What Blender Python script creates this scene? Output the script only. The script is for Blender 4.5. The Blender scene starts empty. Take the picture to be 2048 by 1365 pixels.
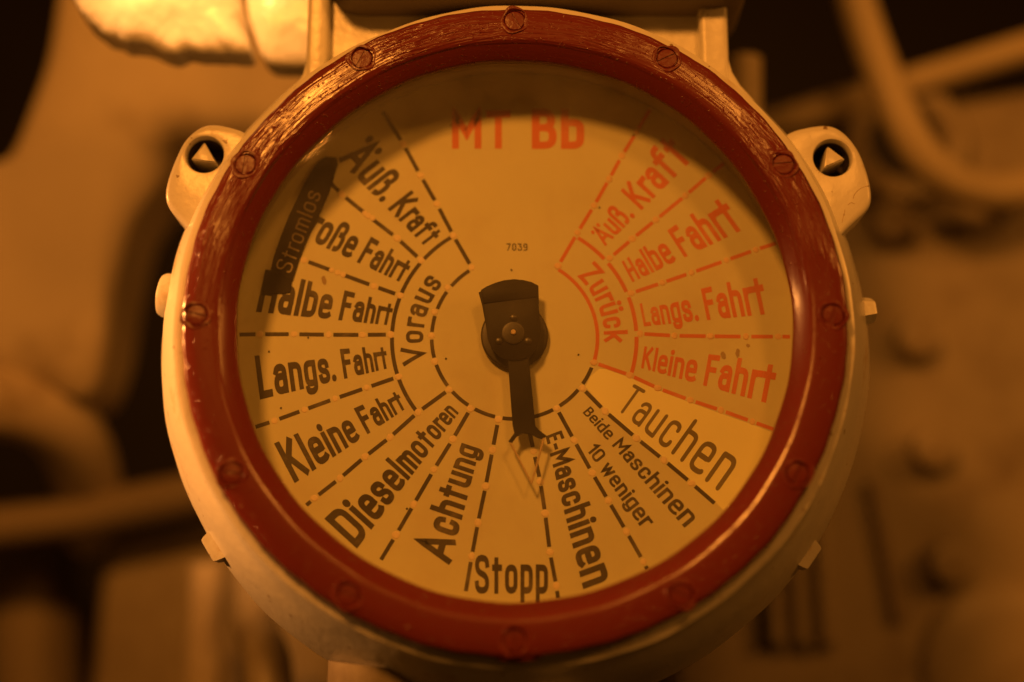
import bpy, bmesh, math, random
from mathutils import Vector, Matrix
random.seed(7)
PI = math.pi
scene = bpy.context.scene
col = scene.collection

# ------------------------------------------------------------------ camera
S = 0.0002                      # metres per photograph pixel at the dial
LENS, SENSOR = 50.0, 36.0
D = 2048 * S * LENS / SENSOR    # camera distance to the dial centre
TH = math.radians(13.0)         # the camera looks up at the dial a little
CX, CY = 1029.0, 675.0          # where the dial centre sits in the photograph
SHX, SHY = -(CX - 1024) / 2048, -(682.5 - CY) / 2048
cam = bpy.data.cameras.new('Camera')
cam_ob = bpy.data.objects.new('Camera', cam)
col.objects.link(cam_ob)
cam_ob.location = (0, -D * math.cos(TH), -D * math.sin(TH))
cam_ob.rotation_euler = (PI / 2 + TH, 0, 0)
cam.lens, cam.sensor_width = LENS, SENSOR
cam.shift_x, cam.shift_y = SHX, SHY
cam.clip_start, cam.clip_end = 0.01, 20
cam.dof.use_dof = True
cam.dof.focus_distance = D - 0.008
cam.dof.aperture_fstop = 1.8
scene.camera = cam_ob

# ------------------------------------------------------------------ light
world = bpy.data.worlds.new('World')
scene.world = world
world.use_nodes = True
bg = world.node_tree.nodes['Background']
bg.inputs[0].default_value = (1.0, 0.32, 0.034, 1)
bg.inputs[1].default_value = 0.034

def lamp(name, loc, aim, power, size, colour=(1.0, 0.325, 0.038)):
    l = bpy.data.lights.new(name, 'AREA')
    l.shape = 'DISK'
    l.size = size
    l.energy = power
    l.color = colour
    o = bpy.data.objects.new(name, l)
    col.objects.link(o)
    o.location = loc
    o.rotation_euler = (Vector(aim) - Vector(loc)).to_track_quat('-Z', 'Y').to_euler()
    return o
def spot(name, loc, aim, power, angle, size, colour=(1.0, 0.325, 0.038)):
    l = bpy.data.lights.new(name, 'SPOT')
    l.energy = power
    l.spot_size = math.radians(angle)
    l.spot_blend = 0.5
    l.shadow_soft_size = size
    l.color = colour
    o = bpy.data.objects.new(name, l)
    col.objects.link(o)
    o.location = loc
    o.rotation_euler = (Vector(aim) - Vector(loc)).to_track_quat('-Z', 'Y').to_euler()
    return o
lamp('ceiling_lamp', (-0.25, -0.80, 0.42), (0, 0, 0), 6.5, 0.13)
lamp('far_ceiling_lamp', (0.26, -0.82, 0.45), (0.05, 0, 0), 1.8, 0.13)
lamp('right_fill_lamp', (0.85, -0.40, 0.30), (0.2, 0.1, 0.0), 1.8, 0.12)  # added fill for the housing's right side and the right background
spot('shaded_side_lamp', (-0.66, -0.03, 0.12), (-0.13, -0.005, -0.022), 38, 18, 0.04, (1.0, 0.36, 0.075))      # shaded lamp off to the left
spot('fitting_spot', (-0.24, -0.22, 0.40), (-0.155, 0.03, 0.162), 15.0, 18, 0.03, (1.0, 0.40, 0.10))  # added spot that brightens the white fitting

vs = scene.view_settings
vs.view_transform = 'Standard'
vs.look = 'None'
vs.exposure = 0.0
vs.gamma = 1.0
scene.cycles.use_denoising = True
scene.cycles.max_bounces = 8
scene.cycles.transparent_max_bounces = 12

# ------------------------------------------------------------------ helpers
R3 = cam_ob.rotation_euler.to_matrix()
CAM = Vector(cam_ob.location)
def at(px, py, y=0.0):
    """the point of the plane y = const (metres) that the photograph shows at this pixel"""
    xc = ((px - 1024) / 2048 + SHX) * SENSOR / LENS
    yc = ((682.5 - py) / 2048 + SHY) * SENSOR / LENS
    d = R3 @ Vector((xc, yc, -1))
    return CAM + d * ((y - CAM.y) / d.y)

def link(name, me, mat=None, parent=None, smooth=True):
    o = bpy.data.objects.new(name, me)
    col.objects.link(o)
    if mat is not None:
        me.materials.clear()
        me.materials.append(mat)
    if smooth:
        for p in me.polygons:
            p.use_smooth = len(p.vertices) <= 4
        try:
            me.set_sharp_from_angle(angle=math.radians(38))
        except Exception:
            pass
    if parent is not None:
        o.parent = parent
    return o

def obj(name, bm, mat=None, parent=None, smooth=True):
    bmesh.ops.recalc_face_normals(bm, faces=bm.faces)
    me = bpy.data.meshes.new(name)
    bm.to_mesh(me)
    bm.free()
    return link(name, me, mat, parent, smooth)

def tag(o, label=None, cat=None, group=None, kind=None):
    for k, v in (('label', label), ('category', cat), ('group', group), ('kind', kind)):
        if v:
            o[k] = v
    return o

def empty(name, loc=(0, 0, 0)):
    o = bpy.data.objects.new(name, None)
    o.empty_display_size = 0.02
    col.objects.link(o)
    o.location = loc
    return o

def lathe(bm, prof, n=160, closed=False, wob=None):
    """profile of (radius, y) turned about the y axis"""
    rings = []
    for r, y in prof:
        ring = []
        for k in range(n):
            a = 2 * PI * k / n
            rr = r + (wob(a, r, y) if wob else 0)
            ring.append(bm.verts.new((rr * math.cos(a), y, rr * math.sin(a))))
        rings.append(ring)
    m = len(rings)
    for i in range(m if closed else m - 1):
        A, B = rings[i], rings[(i + 1) % m]
        for k in range(n):
            bm.faces.new((A[k], A[(k + 1) % n], B[(k + 1) % n], B[k]))
    return rings

def cap(bm, ring):
    try:
        bm.faces.new(ring)
    except ValueError:
        pass

def prism(pts, y0, y1, bevel=0.0, seg=2, bm=None):
    """outline in (x, z) extruded from y0 (front) to y1"""
    bm = bm or bmesh.new()
    f = [bm.verts.new((x, y0, z)) for x, z in pts]
    b = [bm.verts.new((x, y1, z)) for x, z in pts]
    bm.faces.new(f)
    bm.faces.new(b[::-1])
    n = len(pts)
    for i in range(n):
        bm.faces.new((f[i], b[i], b[(i + 1) % n], f[(i + 1) % n]))
    bmesh.ops.recalc_face_normals(bm, faces=bm.faces)
    if bevel:
        es = [e for e in bm.edges if all(abs(v.co.y - y0) < 1e-7 for v in e.verts)]
        bmesh.ops.bevel(bm, geom=es, offset=bevel, segments=seg, profile=0.5, affect='EDGES')
    return bm

def tube(pts, r, n=20, bm=None, caps=True):
    bm = bm or bmesh.new()
    pts = [Vector(p) for p in pts]
    rs = r if isinstance(r, (list, tuple)) else [r] * len(pts)
    prev = None
    rings = []
    for i, p in enumerate(pts):
        t = (pts[min(i + 1, len(pts) - 1)] - pts[max(i - 1, 0)]).normalized()
        if prev is None:
            prev = t.orthogonal().normalized()
        u = (prev - t * prev.dot(t)).normalized()
        prev = u
        v = t.cross(u)
        rings.append([bm.verts.new(p + (u * math.cos(2 * PI * k / n) + v * math.sin(2 * PI * k / n)) * rs[i]) for k in range(n)])
    for A, B in zip(rings, rings[1:]):
        for k in range(n):
            bm.faces.new((A[k], A[(k + 1) % n], B[(k + 1) % n], B[k]))
    if caps:
        cap(bm, rings[0][::-1])
        cap(bm, rings[-1])
    return bm

def spline(pts, n=10):
    """Catmull-Rom through the points"""
    P = [Vector(p) for p in pts]
    P = [P[0] * 2 - P[1]] + P + [P[-1] * 2 - P[-2]]
    out = []
    for i in range(1, len(P) - 2):
        for k in range(n):
            t = k / n
            a, b, c, d = P[i - 1], P[i], P[i + 1], P[i + 2]
            out.append(0.5 * ((2 * b) + (c - a) * t + (2 * a - 5 * b + 4 * c - d) * t * t + (3 * b - a - 3 * c + d) * t ** 3))
    out.append(P[-2])
    return out

def rounded(pts, r, closed=True, n=5):
    """2D polyline with its corners rounded"""
    out = []
    m = len(pts)
    for i, p in enumerate(pts):
        if not closed and i in (0, m - 1):
            out.append(tuple(p))
            continue
        p = Vector(p); a = Vector(pts[i - 1]); b = Vector(pts[(i + 1) % m])
        la, lb = (a - p).length, (b - p).length
        ka = min(r, la * (0.5 if closed or i > 1 else 1.0)); kb = min(r, lb * (0.5 if closed or i < m - 2 else 1.0))
        if ka < 1e-9 or kb < 1e-9:
            out.append(tuple(p))
            continue
        s, e = p + (a - p) * (ka / la), p + (b - p) * (kb / lb)
        for k in range(n + 1):
            t = k / n
            out.append(tuple(s * (1 - t) ** 2 * 1 + p * 2 * t * (1 - t) + e * t * t))
    clean = []
    for q in out:
        if not clean or (Vector(q) - Vector(clean[-1])).length > 1e-7:
            clean.append(q)
    if closed and (Vector(clean[0]) - Vector(clean[-1])).length < 1e-7:
        clean.pop()
    return clean

# ------------------------------------------------------------------ materials
def mat_new(name):
    m = bpy.data.materials.new(name)
    m.use_nodes = True
    nt = m.node_tree
    return m, nt, nt.nodes['Principled BSDF']

def paint(name, c, rough=0.4, var=0.12, vscale=30, bumps=((120, 0.25),), dist=0.0006, spec=0.5, dirt=None, coat=0.0, chips=None):
    m, nt, b = mat_new(name)
    N, L = nt.nodes, nt.links
    tc = N.new('ShaderNodeTexCoord')
    n1 = N.new('ShaderNodeTexNoise')
    n1.inputs['Scale'].default_value = vscale
    n1.inputs['Detail'].default_value = 5
    L.new(tc.outputs['Object'], n1.inputs['Vector'])
    mx = N.new('ShaderNodeMix'); mx.data_type = 'RGBA'
    mx.inputs[6].default_value = tuple(x * (1 - var) for x in c) + (1,)
    mx.inputs[7].default_value = tuple(min(1, x * (1 + var)) for x in c) + (1,)
    L.new(n1.outputs['Fac'], mx.inputs[0])
    out = mx.outputs[2]
    if dirt:
        dc, dscale, lo, hi = dirt
        n2 = N.new('ShaderNodeTexNoise')
        n2.inputs['Scale'].default_value = dscale
        n2.inputs['Detail'].default_value = 8
        n2.inputs['Roughness'].default_value = 0.7
        L.new(tc.outputs['Object'], n2.inputs['Vector'])
        rmp = N.new('ShaderNodeMapRange')
        rmp.inputs[1].default_value = lo; rmp.inputs[2].default_value = hi
        L.new(n2.outputs['Fac'], rmp.inputs[0])
        m2 = N.new('ShaderNodeMix'); m2.data_type = 'RGBA'
        L.new(rmp.outputs[0], m2.inputs[0])
        L.new(out, m2.inputs[6])
        m2.inputs[7].default_value = tuple(dc) + (1,)
        out = m2.outputs[2]
    if chips:
        n3 = N.new('ShaderNodeTexNoise')
        n3.inputs['Scale'].default_value = chips[1]
        n3.inputs['Detail'].default_value = 4
        L.new(tc.outputs['Object'], n3.inputs['Vector'])
        r3 = N.new('ShaderNodeMapRange')
        r3.inputs[1].default_value = chips[2]; r3.inputs[2].default_value = chips[2] + 0.03
        L.new(n3.outputs['Fac'], r3.inputs[0])
        m3 = N.new('ShaderNodeMix'); m3.data_type = 'RGBA'
        L.new(r3.outputs[0], m3.inputs[0])
        L.new(out, m3.inputs[6])
        m3.inputs[7].default_value = tuple(chips[0]) + (1,)
        out = m3.outputs[2]
    L.new(out, b.inputs['Base Color'])
    b.inputs['Roughness'].default_value = rough
    b.inputs['Specular IOR Level'].default_value = spec
    b.inputs['Coat Weight'].default_value = coat
    b.inputs['Coat Roughness'].default_value = 0.12
    prev = None
    for sc, st in bumps:
        nz = N.new('ShaderNodeTexNoise')
        nz.inputs['Scale'].default_value = sc
        nz.inputs['Detail'].default_value = 3
        L.new(tc.outputs['Object'], nz.inputs['Vector'])
        bp = N.new('ShaderNodeBump')
        bp.inputs['Strength'].default_value = st
        bp.inputs['Distance'].default_value = dist
        L.new(nz.outputs['Fac'], bp.inputs['Height'])
        if prev:
            L.new(prev.outputs[0], bp.inputs['Normal'])
        prev = bp
    if prev:
        L.new(prev.outputs[0], b.inputs['Normal'])
    return m

def bezel_paint():
    """thick brushed enamel: strokes run round the ring"""
    m, nt, b = mat_new('red_enamel')
    N, L = nt.nodes, nt.links
    tc = N.new('ShaderNodeTexCoord')
    sep = N.new('ShaderNodeSeparateXYZ')
    L.new(tc.outputs['Object'], sep.inputs[0])
    def M(op, a, bb=None):
        n = N.new('ShaderNodeMath'); n.operation = op
        for i, v in enumerate((a, bb)):
            if v is None: continue
            if isinstance(v, (int, float)): n.inputs[i].default_value = v
            else: L.new(v, n.inputs[i])
        return n.outputs[0]
    r = M('SQRT', M('ADD', M('MULTIPLY', sep.outputs[0], sep.outputs[0]), M('MULTIPLY', sep.outputs[2], sep.outputs[2])))
    a = M('ARCTAN2', sep.outputs[2], sep.outputs[0])
    cmb = N.new('ShaderNodeCombineXYZ')
    # slight wander so that strokes are not perfect circles
    L.new(M('MULTIPLY', r, 620.0), cmb.inputs[0])
    L.new(M('MULTIPLY', a, 5.5), cmb.inputs[1])
    L.new(M('MULTIPLY', sep.outputs[1], 300.0), cmb.inputs[2])
    st = N.new('ShaderNodeTexNoise')
    st.inputs['Scale'].default_value = 1.0
    st.inputs['Detail'].default_value = 2.5
    st.inputs['Roughness'].default_value = 0.6
    st.inputs['Distortion'].default_value = 0.5
    L.new(cmb.outputs[0], st.inputs['Vector'])
    # how strongly brushed: patches
    pn = N.new('ShaderNodeTexNoise')
    pn.inputs['Scale'].default_value = 16
    pn.inputs['Detail'].default_value = 2
    L.new(tc.outputs['Object'], pn.inputs['Vector'])
    pr = N.new('ShaderNodeMapRange')
    pr.inputs[1].default_value = 0.42; pr.inputs[2].default_value = 0.62
    pr.inputs[3].default_value = 0.12; pr.inputs[4].default_value = 1.0
    L.new(pn.outputs['Fac'], pr.inputs[0])
    up = N.new('ShaderNodeMapRange')            # brushed thickly along the top, flowed smooth below
    up.interpolation_type = 'SMOOTHSTEP'
    up.inputs[1].default_value = -0.02; up.inputs[2].default_value = 0.07
    up.inputs[3].default_value = 0.10; up.inputs[4].default_value = 1.1
    L.new(sep.outputs[2], up.inputs[0])
    fc = N.new('ShaderNodeMapRange')            # strokes lie on the flat face, the inner bevel is smoother
    fc.inputs[1].default_value = -0.0366; fc.inputs[2].default_value = -0.0355
    fc.inputs[3].default_value = 1.0; fc.inputs[4].default_value = 0.15
    L.new(sep.outputs[1], fc.inputs[0])
    h = M('MULTIPLY', M('MULTIPLY', M('MULTIPLY', st.outputs['Fac'], pr.outputs[0]), up.outputs[0]), fc.outputs[0])
    b1 = N.new('ShaderNodeBump')
    b1.inputs['Strength'].default_value = 0.85
    b1.inputs['Distance'].default_value = 0.0019
    L.new(h, b1.inputs['Height'])
    # grit and pimples
    g = N.new('ShaderNodeTexNoise')
    g.inputs['Scale'].default_value = 650
    g.inputs['Detail'].default_value = 2
    L.new(tc.outputs['Object'], g.inputs['Vector'])
    gr = N.new('ShaderNodeMapRange')
    gr.inputs[1].default_value = 0.63; gr.inputs[2].default_value = 0.74
    L.new(g.outputs['Fac'], gr.inputs[0])
    b2 = N.new('ShaderNodeBump')
    b2.inputs['Strength'].default_value = 0.5
    b2.inputs['Distance'].default_value = 0.0006
    L.new(gr.outputs[0], b2.inputs['Height'])
    L.new(b1.outputs[0], b2.inputs['Normal'])
    L.new(b2.outputs[0], b.inputs['Normal'])
    mx = N.new('ShaderNodeMix'); mx.data_type = 'RGBA'
    mx.inputs[6].default_value = (0.12, 0.018, 0.014, 1)
    mx.inputs[7].default_value = (0.155, 0.026, 0.02, 1)
    L.new(pn.outputs['Fac'], mx.inputs[0])
    L.new(mx.outputs[2], b.inputs['Base Color'])
    b.inputs['Roughness'].default_value = 0.22
    b.inputs['Specular IOR Level'].default_value = 0.5
    return m

CREAM = (0.60, 0.58, 0.51)
M_cream = paint('cream_enamel', CREAM, 0.31, 0.09, 25, ((42, 0.22), (190, 0.22)), 0.0011, 0.5, ((0.45, 0.34, 0.20), 40, 0.57, 0.74), chips=((0.22, 0.15, 0.08), 210, 0.695))
M_red = bezel_paint()
M_screw = paint('red_screw_paint', (0.13, 0.02, 0.015), 0.34, 0.15, 200, ((260, 0.5), (700, 0.3)), 0.0006, 0.25)
M_dial = paint('ivory_dial', (0.71, 0.69, 0.425), 0.5, 0.05, 14, ((600, 0.04),), 0.0002, 0.3, ((0.60, 0.50, 0.30), 22, 0.50, 0.95))
M_patch = paint('bright_strip', (0.95, 0.92, 0.50), 0.55, 0.04, 30, ((500, 0.05),), 0.0002, 0.3)
M_black = paint('black_lettering', (0.07, 0.06, 0.042), 0.6, 0.25, 120, (), 0.0002, 0.2, ((0.26, 0.22, 0.13), 70, 0.52, 0.80))
M_redink = paint('red_lettering', (0.72, 0.20, 0.09), 0.6, 0.10, 60, (), 0.0002, 0.2, ((0.74, 0.42, 0.22), 60, 0.54, 0.85))
M_olive = paint('olive_lettering', (0.20, 0.17, 0.09), 0.6, 0.10, 60, (), 0.0002, 0.2)
M_light = paint('pale_lettering', (0.42, 0.36, 0.23), 0.6, 0.08, 60, (), 0.0002, 0.2)
M_dot = paint('pale_filler', (0.86, 0.72, 0.46), 0.5, 0.15, 200, ((500, 0.2),), 0.0003, 0.3)
M_reddot = paint('pale_red_filler', (0.80, 0.56, 0.32), 0.5, 0.15, 200, ((500, 0.2),), 0.0003, 0.3)
M_smudge = paint('dirt_smudge', (0.42, 0.32, 0.18), 0.7, 0.2, 200, (), 0.0002, 0.2)
M_plate = paint('dark_plate', (0.013, 0.011, 0.009), 0.6, 0.2, 60, ((300, 0.1),), 0.0003, 0.15)
M_pointer = paint('black_pointer', (0.011, 0.009, 0.007), 0.5, 0.3, 90, ((300, 0.2),), 0.0003, 0.2)
M_hub = paint('dark_hub', (0.022, 0.018, 0.012), 0.35, 0.25, 90, ((200, 0.15),), 0.0003, 0.5)
M_brass = paint('tip_brass', (0.58, 0.45, 0.26), 0.35, 0.1, 90, (), 0.0003, 0.5)
M_well = paint('well_wall', (0.40, 0.34, 0.22), 0.45, 0.15, 40, ((150, 0.2),), 0.0004, 0.5)
M_gasket = paint('black_gasket', (0.03, 0.025, 0.02), 0.5, 0.2, 60, ((150, 0.3),), 0.0005, 0.4)
M_socket_shade = paint('socket_shade', (0.035, 0.026, 0.017), 0.7, 0.5, 200, ((350, 0.8),), 0.0012, 0.3)  # shade of the lug sockets put into the colour
M_white = paint('glossy_white_lagging', (0.90, 0.88, 0.82), 0.28, 0.05, 18, ((40, 0.5), (120, 0.35)), 0.0030, 0.5, ((0.42, 0.30, 0.16), 26, 0.60, 0.78))
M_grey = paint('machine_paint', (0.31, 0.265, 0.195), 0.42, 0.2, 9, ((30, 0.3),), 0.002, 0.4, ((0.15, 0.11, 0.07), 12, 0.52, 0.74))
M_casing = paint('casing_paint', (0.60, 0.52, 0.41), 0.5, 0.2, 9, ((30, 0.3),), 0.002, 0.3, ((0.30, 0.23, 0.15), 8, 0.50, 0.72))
M_case_shade = paint('case_shade_tone', (0.13, 0.105, 0.075), 0.5, 0.15, 20, ((60, 0.2),), 0.001, 0.4)  # shade under the overhanging case put into the colour
M_dull = paint('dull_paint', (0.22, 0.18, 0.13), 0.6, 0.2, 8, ((30, 0.3),), 0.002, 0.3)
M_dark = paint('dark_steel', (0.016, 0.013, 0.010), 0.6, 0.3, 8, ((40, 0.2),), 0.002, 0.3)
M_cable = paint('cable_sheath', (0.46, 0.39, 0.27), 0.5, 0.1, 20, ((60, 0.2),), 0.001, 0.4)

M_ringmetal = paint('worn_brass_ring', (0.62, 0.50, 0.32), 0.24, 0.2, 60, ((200, 0.2),), 0.0003, 0.5)
M_ringmetal.node_tree.nodes['Principled BSDF'].inputs['Metallic'].default_value = 1.0
def glass():
    m = bpy.data.materials.new('window_glass')
    m.use_nodes = True
    nt = m.node_tree
    N, L = nt.nodes, nt.links
    N.remove(N['Principled BSDF'])
    out = N['Material Output']
    tr = N.new('ShaderNodeBsdfTransparent')
    tr.inputs[0].default_value = (0.97, 0.97, 0.95, 1)
    gl = N.new('ShaderNodeBsdfGlossy')
    gl.inputs['Roughness'].default_value = 0.03
    fr = N.new('ShaderNodeFresnel')
    ge = N.new('ShaderNodeNewGeometry')         # the same reflectance on both faces of the pane
    io = N.new('ShaderNodeMapRange')
    io.inputs[3].default_value = 1.45; io.inputs[4].default_value = 1 / 1.45
    L.new(ge.outputs['Backfacing'], io.inputs[0])
    L.new(io.outputs[0], fr.inputs[0])
    mx = N.new('ShaderNodeMixShader')
    L.new(fr.outputs[0], mx.inputs[0])
    L.new(tr.outputs[0], mx.inputs[1])
    L.new(gl.outputs[0], mx.inputs[2])
    df = N.new('ShaderNodeBsdfDiffuse')         # a film of dust
    df.inputs[0].default_value = (0.6, 0.55, 0.45, 1)
    nz = N.new('ShaderNodeTexNoise')
    nz.inputs['Scale'].default_value = 30
    nz.inputs['Detail'].default_value = 6
    tc = N.new('ShaderNodeTexCoord')
    L.new(tc.outputs['Object'], nz.inputs['Vector'])
    mr = N.new('ShaderNodeMapRange')
    mr.inputs[1].default_value = 0.3; mr.inputs[2].default_value = 0.8
    mr.inputs[3].default_value = 0.014; mr.inputs[4].default_value = 0.065
    L.new(nz.outputs['Fac'], mr.inputs[0])
    m2 = N.new('ShaderNodeMixShader')
    L.new(mr.outputs[0], m2.inputs[0])
    L.new(mx.outputs[0], m2.inputs[1])
    L.new(df.outputs[0], m2.inputs[2])
    L.new(m2.outputs[0], out.inputs[0])
    return m
M_glass = glass()

# ================================================================== THE TELEGRAPH
U = S
tele = empty('engine_telegraph', (0, 0.06, -0.13))
tag(tele, 'round cream engine telegraph with red bezel and German order words on its dial', 'telegraph')
bpy.context.view_layer.update()
def own(o, p):
    """parent and keep the placement"""
    o.parent = p
    if p is tele:
        o.location = Vector(o.location) - Vector(tele.location)
    return o
def part(name, bm, mat, p=tele, smooth=True):
    return own(obj(name, bm, mat, None, smooth), p)

# --- housing: flange, bowl flaring backwards
def wob(a, r, y):
    return 0.0004 * math.sin(3 * a + y * 60) + 0.0002 * math.sin(11 * a + 2) + 0.00012 * math.sin(29 * a + y * 300)
bm = bmesh.new()
prof = [(628, -152), (640, -151), (646, -148), (648, -143), (648, -122), (651, -112), (662, -96), (675, -74), (690, -42), (703, -5),
        (715, 38), (724, 72), (728, 100), (724, 122), (708, 138), (670, 148), (560, 152)]
rings = lathe(bm, [(r * U, y * U) for r, y in prof], 200, False, wob)
cap(bm, rings[-1])
# inside of the well behind the bezel
rin = lathe(bm, [(560 * U, -152 * U), (628 * U, -152 * U)], 200, False, wob)
bmesh.ops.remove_doubles(bm, verts=bm.verts, dist=1e-6)
part('housing', bm, M_cream)
bm = bmesh.new()
lathe(bm, [(566 * U, -152 * U), (566 * U, 12 * U)], 180)
part('well_wall', bm, M_well)

# --- bezel
bm = bmesh.new()
def wobb(a, r, y):
    return 0.00018 * math.sin(7 * a + 1) + 0.00012 * math.sin(23 * a + y * 200) + (0.00014 * math.sin(57 * a) if r > 580 * U else 0)
prof = [(619, -153), (626, -158), (626, -174), (623, -181), (617, -184.5), (596, -186), (568, -185.5), (559, -184), (553, -180),
        (531, -153), (528, -149), (528, -145), (534, -143)]
lathe(bm, [(r * U, y * U) for r, y in prof], 240, True, wobb)
bezel = part('bezel', bm, M_red)
tag(bezel, 'red painted bezel ring with twelve slotted screws')
def sink_screws(o):
    """cut the twelve countersinks"""
    bm = bmesh.new()
    for k in range(12):
        a = math.radians(90 + 30 * k)
        c = Vector((597 * U * math.cos(a), 0, 597 * U * math.sin(a)))
        rg = []
        for r, y in ((25, -190), (22.5, -186), (20.5, -183.5), (20, -180)):
            rg.append([bm.verts.new((c.x + r * U * math.cos(2 * PI * i / 24), y * U, c.z + r * U * math.sin(2 * PI * i / 24))) for i in range(24)])
        for A, B in zip(rg, rg[1:]):
            for i in range(24):
                bm.faces.new((A[i], A[(i + 1) % 24], B[(i + 1) % 24], B[i]))
        bm.faces.new(rg[0]); bm.faces.new(rg[-1])
    bmesh.ops.recalc_face_normals(bm, faces=bm.faces)
    me = bpy.data.meshes.new('cut'); bm.to_mesh(me); bm.free()
    cut = bpy.data.objects.new('cut', me); col.objects.link(cut)
    cut.parent = tele; cut.location = -Vector(tele.location)
    md = o.modifiers.new('cut', 'BOOLEAN'); md.operation = 'DIFFERENCE'; md.object = cut; md.solver = 'EXACT'
    bpy.context.view_layer.update()
    new = bpy.data.meshes.new_from_object(o.evaluated_get(bpy.context.evaluated_depsgraph_get()))
    o.modifiers.clear()
    o.data = new
    for p in new.polygons:
        p.use_smooth = True
    new.set_sharp_from_angle(angle=math.radians(40))
    bpy.data.objects.remove(cut)
sink_screws(bezel)
def screw_mesh():
    bm = bmesh.new()
    r = 19.5 * U
    n = 28
    # domed head with a slot cut as a real groove
    seg = []
    for (rr, yy) in ((1.0, 0.003 / 20), (1.0, -0.35e-3), (0.93, -0.75e-3), (0.7, -1.0e-3)):
        seg.append([bm.verts.new((r * rr * math.cos(2 * PI * k / n), yy, r * rr * math.sin(2 * PI * k / n))) for k in range(n)])
    for A, B in zip(seg, seg[1:]):
        for k in range(n):
            bm.faces.new((A[k], A[(k + 1) % n], B[(k + 1) % n], B[k]))
    bm.faces.new(seg[-1])
    bm2 = bm
    bmesh.ops.recalc_face_normals(bm, faces=bm.faces)
    w = 3.9 * U
    for s in (1, -1):
        g = bm.verts[:] + bm.edges[:] + bm.faces[:]
        bmesh.ops.bisect_plane(bm, geom=g, plane_co=(0, 0, s * w), plane_no=(0, 0, 1))
    for v in bm.verts:
        if abs(v.co.z) < w * 1.01 and v.co.y < -0.3e-3:
            pass
    inner = [f for f in bm.faces if abs(f.calc_center_median().z) < w * 0.9 and f.calc_center_median().y < -0.2e-3]
    ret = bmesh.ops.extrude_face_region(bm, geom=inner)
    vs_ = [e for e in ret['geom'] if isinstance(e, bmesh.types.BMVert)]
    for v in vs_:
        v.co.y = 0.1e-3
    bmesh.ops.delete(bm, geom=[f for f in inner if f.is_valid], context='FACES_ONLY')
    bmesh.ops.recalc_face_normals(bm, faces=bm.faces)
    me = bpy.data.meshes.new('screw')
    bm.to_mesh(me); bm.free()
    return me
sm = screw_mesh()
for k in range(12):
    a = math.radians(90 + 30 * k)
    s = link('screw', sm, M_screw, None)
    s.location = (597 * U * math.cos(a), -183.0 * U, 597 * U * math.sin(a))
    s.rotation_euler = (0, random.uniform(0, PI), 0)
    s.scale = (1, random.uniform(.30, .62), 1)
    s.parent = bezel
# paint rim pooled round each screw
def rim_mesh(seed):
    rnd = random.Random(seed)
    bm = bmesh.new()
    n, m = 26, 6
    ph = [rnd.uniform(0, 6) for _ in range(3)]
    rings = []
    for j in range(m):
        t = 2 * PI * j / m
        ring = []
        for k in range(n):
            a = 2 * PI * k / n
            rr = (25.5 + 1.4 * math.sin(2 * a + ph[0]) + 1.2 * math.sin(5 * a + ph[1])) * U
            w = (3.4 + 1.6 * math.sin(3 * a + ph[2])) * U
            h = (1.9 + 1.5 * math.sin(2 * a + ph[1])) * U
            ring.append(bm.verts.new(((rr + w * math.cos(t)) * math.cos(a), -h * math.sin(t), (rr + w * math.cos(t)) * math.sin(a))))
        rings.append(ring)
    for j in range(m):
        A, B = rings[j], rings[(j + 1) % m]
        for k in range(n):
            bm.faces.new((A[k], A[(k + 1) % n], B[(k + 1) % n], B[k]))
    return bm
for k in range(12):
    a = math.radians(90 + 30 * k)
    o = obj('paint_rim', rim_mesh(k), M_screw)
    o.location = (597 * U * math.cos(a), -185.6 * U, 597 * U * math.sin(a))
    o.parent = bezel
# small paint lump under the bezel
bm = bmesh.new()
bmesh.ops.create_icosphere(bm, subdivisions=3, radius=1)
for v in bm.verts:
    v.co = Vector((v.co.x * 44, v.co.y * 16, v.co.z * 11)) * U
o = obj('paint_drip', bm, M_red); o.location = (6 * U, -164 * U, -625 * U); o.parent = bezel

# --- gasket and glass
bm = bmesh.new()
lathe(bm, [(534 * U, -142.6 * U), (534 * U, -146 * U), (565 * U, -146 * U), (565 * U, -142.6 * U)], 180, True)
part('gasket', bm, M_gasket)
bm = bmesh.new()
r = lathe(bm, [(564 * U, -134 * U), (564 * U, -142 * U)], 160)
cap(bm, r[0]); cap(bm, r[1])
part('glass_pane', bm, M_glass)
bm = bmesh.new()                                   # retaining ring under the glass
lathe(bm, [(565 * U, -133 * U), (544 * U, -131 * U), (540 * U, -126 * U), (541 * U, -120 * U), (548 * U, -113 * U), (565 * U, -108 * U)], 180)
part('retaining_ring', bm, M_ringmetal)

# --- dial
bm = bmesh.new()
r = lathe(bm, [(567 * U, 0), (567 * U, 8 * U)], 160)
cap(bm, r[0]); cap(bm, r[1])
dial = part('dial', bm, M_dial)
DO = Vector(dial.location) + Vector(tele.location)          # world position of the dial's origin (0,0,0)
Y0 = -0.00006
def flat(bm, pts3, faces):
    vs_ = [bm.verts.new(p) for p in pts3]
    for f in faces:
        try:
            bm.faces.new([vs_[i] for i in f])
        except ValueError:
            pass

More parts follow.
